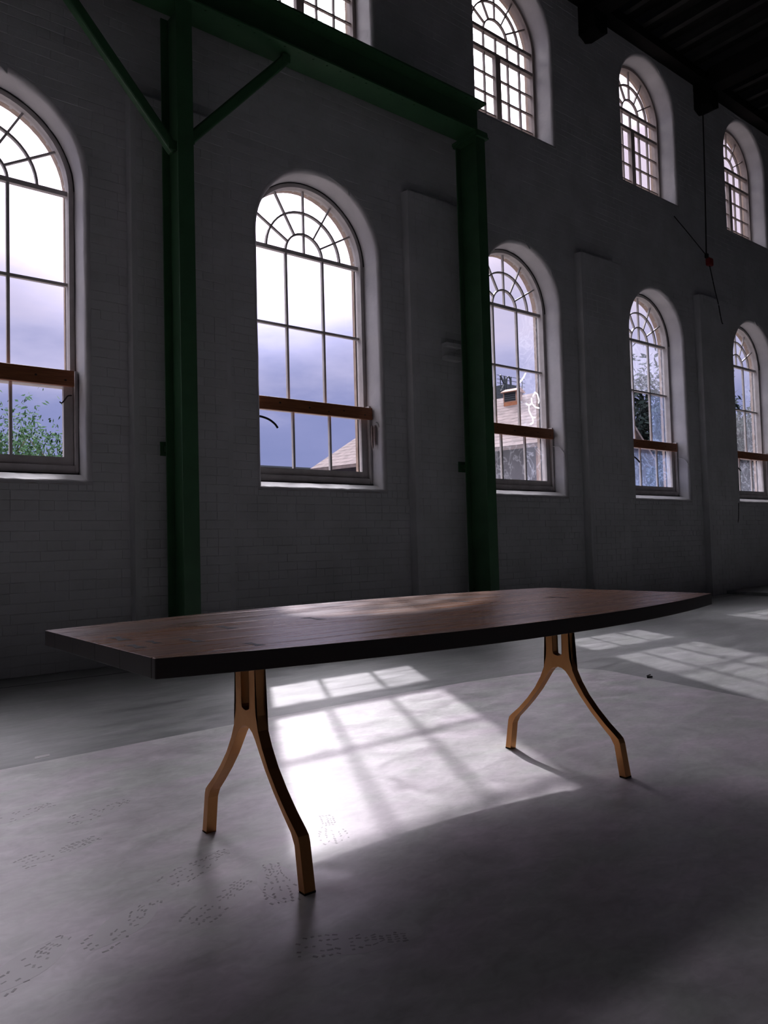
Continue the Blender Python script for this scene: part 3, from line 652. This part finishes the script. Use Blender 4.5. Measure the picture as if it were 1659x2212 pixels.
mb = MB(); mb.box((6.36, 6.63, 3.42), (6.62, PY-.001, 3.47)); mb.box((6.36, 6.63, 3.26), (6.62, PY-.001, 3.31)); mb.box((6.36, 6.69, 3.31), (6.46, PY-.001, 3.42)); o = mb.build('wall_cleat', 'white_paint'); bevel(o, .006)
tag(o, 'white painted cleat on the pilaster behind the right green column', 'cleat')
# scraps
mb = MB(); mb.prism([(0, 0), (.05, -.012), (.055, .006), (.02, .016)], 'z', 0, .012); mb.prism([(.01, .004), (.075, .018), (.075, .024), (.012, .012)], 'z', .012, .018)
tag(mb.build('metal_scrap', 'black_cable', None, loc=(4.90, 3.14, .004)), 'small black metal scrap lying on the floor right of the table', 'scrap')
mb = MB(); mb.add([(0, 0, .001), (.075, .012, .001), (.08, .034, .006), (.01, .03, .006), (0, 0, 0), (.075, .012, 0), (.08, .034, 0), (.01, .03, 0)], [(0, 1, 2, 3), (0, 4, 5, 1), (1, 5, 6, 2), (2, 6, 7, 3), (3, 7, 4, 0), (7, 6, 5, 4)]); tag(mb.build('paper_scrap', 'smear_paper', None, loc=(1.0, 4.06, 0)), 'white chip on the dark floor at the left', 'scrap')
# dusty shoe prints on the pale floor
def shoe(x, y, ang, ln, label, dens=1.0):
    mb = MB(); ca, sa = math.cos(ang), math.sin(ang); r = random.Random(int(x*1000+y*77))
    nrow = 15
    for i in range(nrow):
        t = i/(nrow-1); u = (t-.5)*ln
        wd = .045*(0.75+0.35*math.sin(t*5.2+.4)); wd = max(.022, wd)
        if 0.38 < t < 0.5 and r.random() < .6: continue
        m = 5
        for j in range(m):
            if r.random() > dens*0.72: continue
            v = (j/(m-1)-.5)*2*wd; a, b = .0075*r.uniform(.5, 1.1), .0034*r.uniform(.5, 1.1)
            rot = r.choice((-.5, .5, .2, -.2))
            q = [(-a, -b), (a, -b), (a, b), (-a, b)]
            pts = []
            for (p1, p2) in q:
                p1, p2 = p1*math.cos(rot)-p2*math.sin(rot)+u, p1*math.sin(rot)+p2*math.cos(rot)+v
                pts.append((p1*ca-p2*sa, p1*sa+p2*ca))
            mb.prism(pts, 'z', 0, .0004)
    sm_ = MB(); ol = []
    for i in range(28):
        a_ = 2*math.pi*i/28; u = math.cos(a_)*ln*.52; v = math.sin(a_)*.048*(1-.25*math.cos(2*a_)+.1*math.cos(a_)); ol.append((u*ca-v*sa, u*sa+v*ca))
    sm_.prism(ol, 'z', 0, .0002)
    o = tag(sm_.build('footprint', 'dust_smudge', None, loc=(x, y, .004)), label, 'footprint', 'dusty footprints on the pale floor')
    tag(mb.build('tread_mark', 'dirt_mark', o), kind='stuff')
FP = [((130, 1838), .25, 'darkest dusty footprint left of the near trestle'), ((215, 1752), .35, 'faint footprint above the darkest one at the left'), ((40, 1760), .3, 'faint footprint at the left picture edge'),
      ((475, 1945), .55, 'dusty footprint between the two near trestle feet shadows'), ((270, 1995), .6, 'smudged footprint at the lower left'), ((600, 1905), 1.2, 'dusty footprint just left of the nearest trestle foot'),
      ((715, 1790), 1.1, 'dusty footprint in the sunlit patch by the near trestle'), ((760, 2035), -.5, 'dark footprint in the table shadow at the bottom'), ((60, 2085), .6, 'smudged footprint at the bottom left'), ((430, 1870), .4, 'faint footprint by the shadow of the far foot of the near trestle')]
def floor_pt(x, y):
    d = _f+CR*((x-IW/2)/F_PX)-CU*((y-IH/2)/F_PX); t = (0.004-CAM.z)/d.z; return CAM+d*t
for (q, a, lab) in FP:
    p = floor_pt(*q); shoe(p.x, p.y, a, .27, lab, 0.75 if 'faint' in lab or 'smudged' in lab else 1.0)
# ------------------------------------------------------------------ outside
mb = MB(); mb.box((-120, YO+.3, -0.6), (200, 220, -0.5)); tag(mb.build('ground', 'yard'), 'yard outside the windows', kind='structure')
# long shingled house
dv = Vector((-0.221, 0.975, 0)).normalized(); nv = Vector((0.975, 0.221, 0)).normalized()
A = Vector((18.53, 28.31, 4.5)); pt = math.radians(28)
house = bpy.data.objects.new('shingled_house', None); COL.objects.link(house); house.location = (22, 22, 0); HM = Matrix.Translation(-Vector((22, 22, 0)))
tag(house, 'long house with pale shingled roof outside the windows', 'house')
def hput(mb, name, m, parent=house):
    o = mb.build(name, m, parent)
    if parent is house: o.matrix_parent_inverse = HM
    return o
LEN, DEP = 11.6, 5.6
def hp(s_, q_, z): v = A-dv*s_+nv*q_; return (v.x, v.y, z)
zr_ = 4.5+DEP*math.tan(pt)
mb = MB(); mb.add([hp(0, 0, 4.5), hp(LEN, 0, 4.5), hp(LEN, DEP, zr_), hp(0, DEP, zr_), hp(0, 0, 4.36), hp(LEN, 0, 4.36), hp(LEN, DEP, zr_-.14), hp(0, DEP, zr_-.14)], [(0, 1, 2, 3), (7, 6, 5, 4), (0, 4, 5, 1), (1, 5, 6, 2), (2, 6, 7, 3), (3, 7, 4, 0)]); rf = hput(mb, 'roof', 'shingle')
mb = MB(); mb.add([hp(0, DEP, zr_), hp(LEN, DEP, zr_), hp(LEN, 2*DEP, 4.5), hp(0, 2*DEP, 4.5), hp(0, DEP, zr_-.14), hp(LEN, DEP, zr_-.14), hp(LEN, 2*DEP, 4.36), hp(0, 2*DEP, 4.36)], [(0, 1, 2, 3), (7, 6, 5, 4), (0, 4, 5, 1), (1, 5, 6, 2), (2, 6, 7, 3), (3, 7, 4, 0)]); hput(mb, 'rear_roof', 'shingle')
mb = MB(); base = [hp(.4, .5, 0), hp(LEN-.4, .5, 0), hp(LEN-.4, 2*DEP-.5, 0), hp(.4, 2*DEP-.5, 0)]
mb.add([(x, y, -.5) for x, y, z in base]+[(x, y, 4.5) for x, y, z in base]+[hp(.4, DEP, zr_-.16), hp(LEN-.4, DEP, zr_-.16)], [(0, 1, 5, 4), (1, 2, 6, 9, 5), (2, 3, 7, 6), (3, 0, 4, 8, 7)]); hput(mb, 'house_wall', 'house_wall')
for s_ in (2.5, 5.2, 8, 11):
    mb = MB(); a = Vector(hp(s_, .42, -.5)); mb.box((a.x-.09, a.y-.09, -.5), (a.x+.09, a.y+.09, 4.35)); hput(mb, 'porch_post', 'pale_wood')
# courses of shingles as raised strips
for i in range(16):
    q0 = DEP*i/16; mb = MB(); z0 = 4.5+q0*math.tan(pt)+.012; q1 = q0+DEP/16+.02; z1 = 4.5+q1*math.tan(pt)+.004
    mb.add([hp(0, q0, z0), hp(LEN, q0, z0), hp(LEN, q1, z1), hp(0, q1, z1), hp(0, q0, z0-.03), hp(LEN, q0, z0-.03)], [(0, 1, 2, 3), (0, 4, 5, 1)]); hput(mb, 'shingle_course', 'shingle')
# louvred roof vent
vb = Vector((24.55, 21.8, 6.86)); vent = bpy.data.objects.new('roof_vent', None); COL.objects.link(vent); vent.location = vb; vent.rotation_euler = (0, 0, math.atan2(nv.y, nv.x)); vent.scale = (.74, .74, .74)
tag(vent, 'rusty louvred vent box on the shingled roof', 'vent')
def vput(mb, name, m): return mb.build(name, m, vent)
mb = MB(); mb.box((0, -.42, -.6), (.8, .42, .22)); vput(mb, 'base', 'terracotta')
mb = MB(); mb.box((.03, -.39, .22), (.77, .39, .78)); vput(mb, 'louvre_box', 'pale_wood')
for i in range(4):
    mb = MB(); z = .30+.12*i; mb.add([(.0, -.36, z), (.0, .36, z), (.03, .36, z+.05), (.03, -.36, z+.05), (.03, -.36, z-.03), (.03, .36, z-.03)], [(0, 1, 2, 3), (0, 4, 5, 1)]); mb.box((-.02, -.37, z+.05), (.02, .37, z+.10)); vput(mb, 'louvre', 'dark_steel')
for s_ in (-1, 1):
    mb = MB(); mb.box((-.01, s_*.40-.03, .2), (.05, s_*.40+.03, .8)); vput(mb, 'corner_post', 'pale_wood')
mb = MB(); mb.prism([(-.16, .78), (.94, .78), (.94, .82), (.40, 1.06), (-.16, .82)], 'y', -.52, .52); vput(mb, 'cap', 'pale_wood')
# rooftop sign seen from behind, on its frame, and the block that carries it
sg = bpy.data.objects.new('rooftop_sign', None); COL.objects.link(sg); sg.location = (44.6, 40, 11.95); tag(sg, 'dark rooftop sign letters on a wire frame seen from behind', 'sign')
def stroke(pts, wd, name, parent, m='dark_steel', y=0.0):
    mb = MB()
    for p, q in zip(pts, pts[1:]): mb.bar(p, q, wd, y-.06, y+.06)
    return mb.build(name, m, parent)
k_ = [[(-.10, 2.08), (-.10, .81)], [(-.12, 1.42), (-.60, 2.10)], [(-.15, 1.46), (-.55, .84)]]
mb = MB()
for q in k_: mb.bar(q[0], q[1], .10, -.06, .06)
mb.build('letter', 'dark_steel', sg)
stroke([(.58, .81), (.58, 1.9), (.50, 2.04), (.36, 2.08), (.22, 2.02), (.13, 1.86), (.10, 1.5), (.12, .95)], .09, 'letter', sg); 
for i in range(7):
    mb = MB(); mb.bar((-.85, .25+.31*i), (2.4, .25+.31*i), .03, .09, .13); mb.build('frame_rail', 'dark_steel', sg)
for x_ in (-.45, .8, 2.1):
    mb = MB(); mb.bar((x_, -.53), (x_, 2.15), .05, .09, .15); mb.build('frame_post', 'dark_steel', sg)
blk = bpy.data.objects.new('brick_block', None); COL.objects.link(blk); blk.location = (52, 44.5, 0); tag(blk, 'dark brick block carrying the rooftop sign', 'building')
mb = MB(); mb.box((-9.5, -4.8, -.5), (9, 6, 11.2)); mb.build('block_wall', 'house_wall', blk)
mb = MB(); mb.box((-6.25, -3.4, 11.4), (-4.9, -1, 13.75)); mb.build('roof_tank', 'dark_steel', blk)
mb = MB(); mb.box((-9.6, -4.9, 11.2), (9.1, 6.1, 11.4)); mb.build('parapet', 'house_wall', blk)
# pale flat roofed block far behind the middle window
pb = bpy.data.objects.new('pale_block', None); COL.objects.link(pb); pb.location = (34, 63, 0); tag(pb, 'pale flat roofed block far behind the middle window', 'building')
mb = MB(); mb.box((-16, -3, -.5), (12, 4, 8.2)); mb.build('block_wall', 'pale_render', pb)
mb = MB(); mb.box((-16.2, -3.2, 8.2), (12.2, 4.2, 8.5)); mb.build('parapet', 'dark_steel', pb)
# trees
def tree(x, y, h, spread, nleaf, leafm, label, size=.16, low=.35, nb=9, seed=1, group='trees outside'):
    r = random.Random(seed); t = bpy.data.objects.new('tree', None); COL.objects.link(t); t.location = (x, y, -.5); tag(t, label, 'tree', group)
    mb = MB(); mb.tube([(0, 0, 0), (.1, .05, h*.3), (.05, .1, h*.6), (.1, .1, h*.9)], .04*h*.5, 8, .02); mb.build('trunk', 'bark', t, True)
    tips = []; bm = MB()
    for i in range(nb):
        a = 2*math.pi*i/nb+r.uniform(-.3, .3); z0 = h*r.uniform(low, .8); ln = spread*r.uniform(.6, 1.05)
        p0 = Vector((.08, .08, z0)); p1 = p0+Vector((math.cos(a)*ln*.5, math.sin(a)*ln*.5, h*.1)); p2 = p0+Vector((math.cos(a)*ln, math.sin(a)*ln, min(h-z0, h*r.uniform(.12, .28))))
        bm.tube([p0, p1, p2], .012*h*.6, 6, .012); tips += [p1, p2, (p1+p2)/2]
    tips += [Vector((.1, .1, h*.92)), Vector((.1, .1, h*.75))]
    bm.build('branches', 'bark', t, True)
    lm = MB()
    for i in range(nleaf):
        c = r.choice(tips)+Vector((r.gauss(0, .2*spread), r.gauss(0, .2*spread), r.gauss(0, .11*h)))
        d = Vector((r.gauss(0, 1), r.gauss(0, 1), r.gauss(0, 1))).normalized(); e_ = d.orthogonal().normalized(); s_ = size*r.uniform(.5, 1.2)
        lm.add([c-d*s_, c+e_*s_*.45, c+d*s_, c-e_*s_*.45], [(0, 1, 2, 3)])
    tag(lm.build('foliage', leafm, t), kind='stuff'); return t
tree(6.3, 22, 4.75, 1.25, 4200, 'leaf_bright', 'green leafy treetop behind the left window near its right side', .085, .55, 9, 3)
tree(3.9, 20, 4.5, .95, 3000, 'leaf_bright', 'green leafy treetop at the left picture edge', .08, .55, 8, 5)
tree(5.5, 27, 4.4, 1.5, 3000, 'leaf_bright', 'lower bluish green treetop between the two leafy trees', .09, .5, 8, 8)
tree(12.75, 15.5, 3.55, .75, 160, 'leaf_olive', 'sparse olive sapling in front of the shingled roof', .07, .6, 7, 11)
tree(36.6, 21.6, 9.9, 2.7, 16000, 'leaf_dark', 'dense dark tree behind the dirty window', .24, .08, 18, 21)
tree(46.4, 21.4, 8.4, 2.7, 16000, 'leaf_dark', 'lower dense dark tree right of the tall dark tree', .24, .08, 18, 22)
tree(56.5, 24.8, 9.9, 2.9, 16000, 'leaf_dark', 'dense dark tree behind the rightmost window', .26, .08, 18, 23)
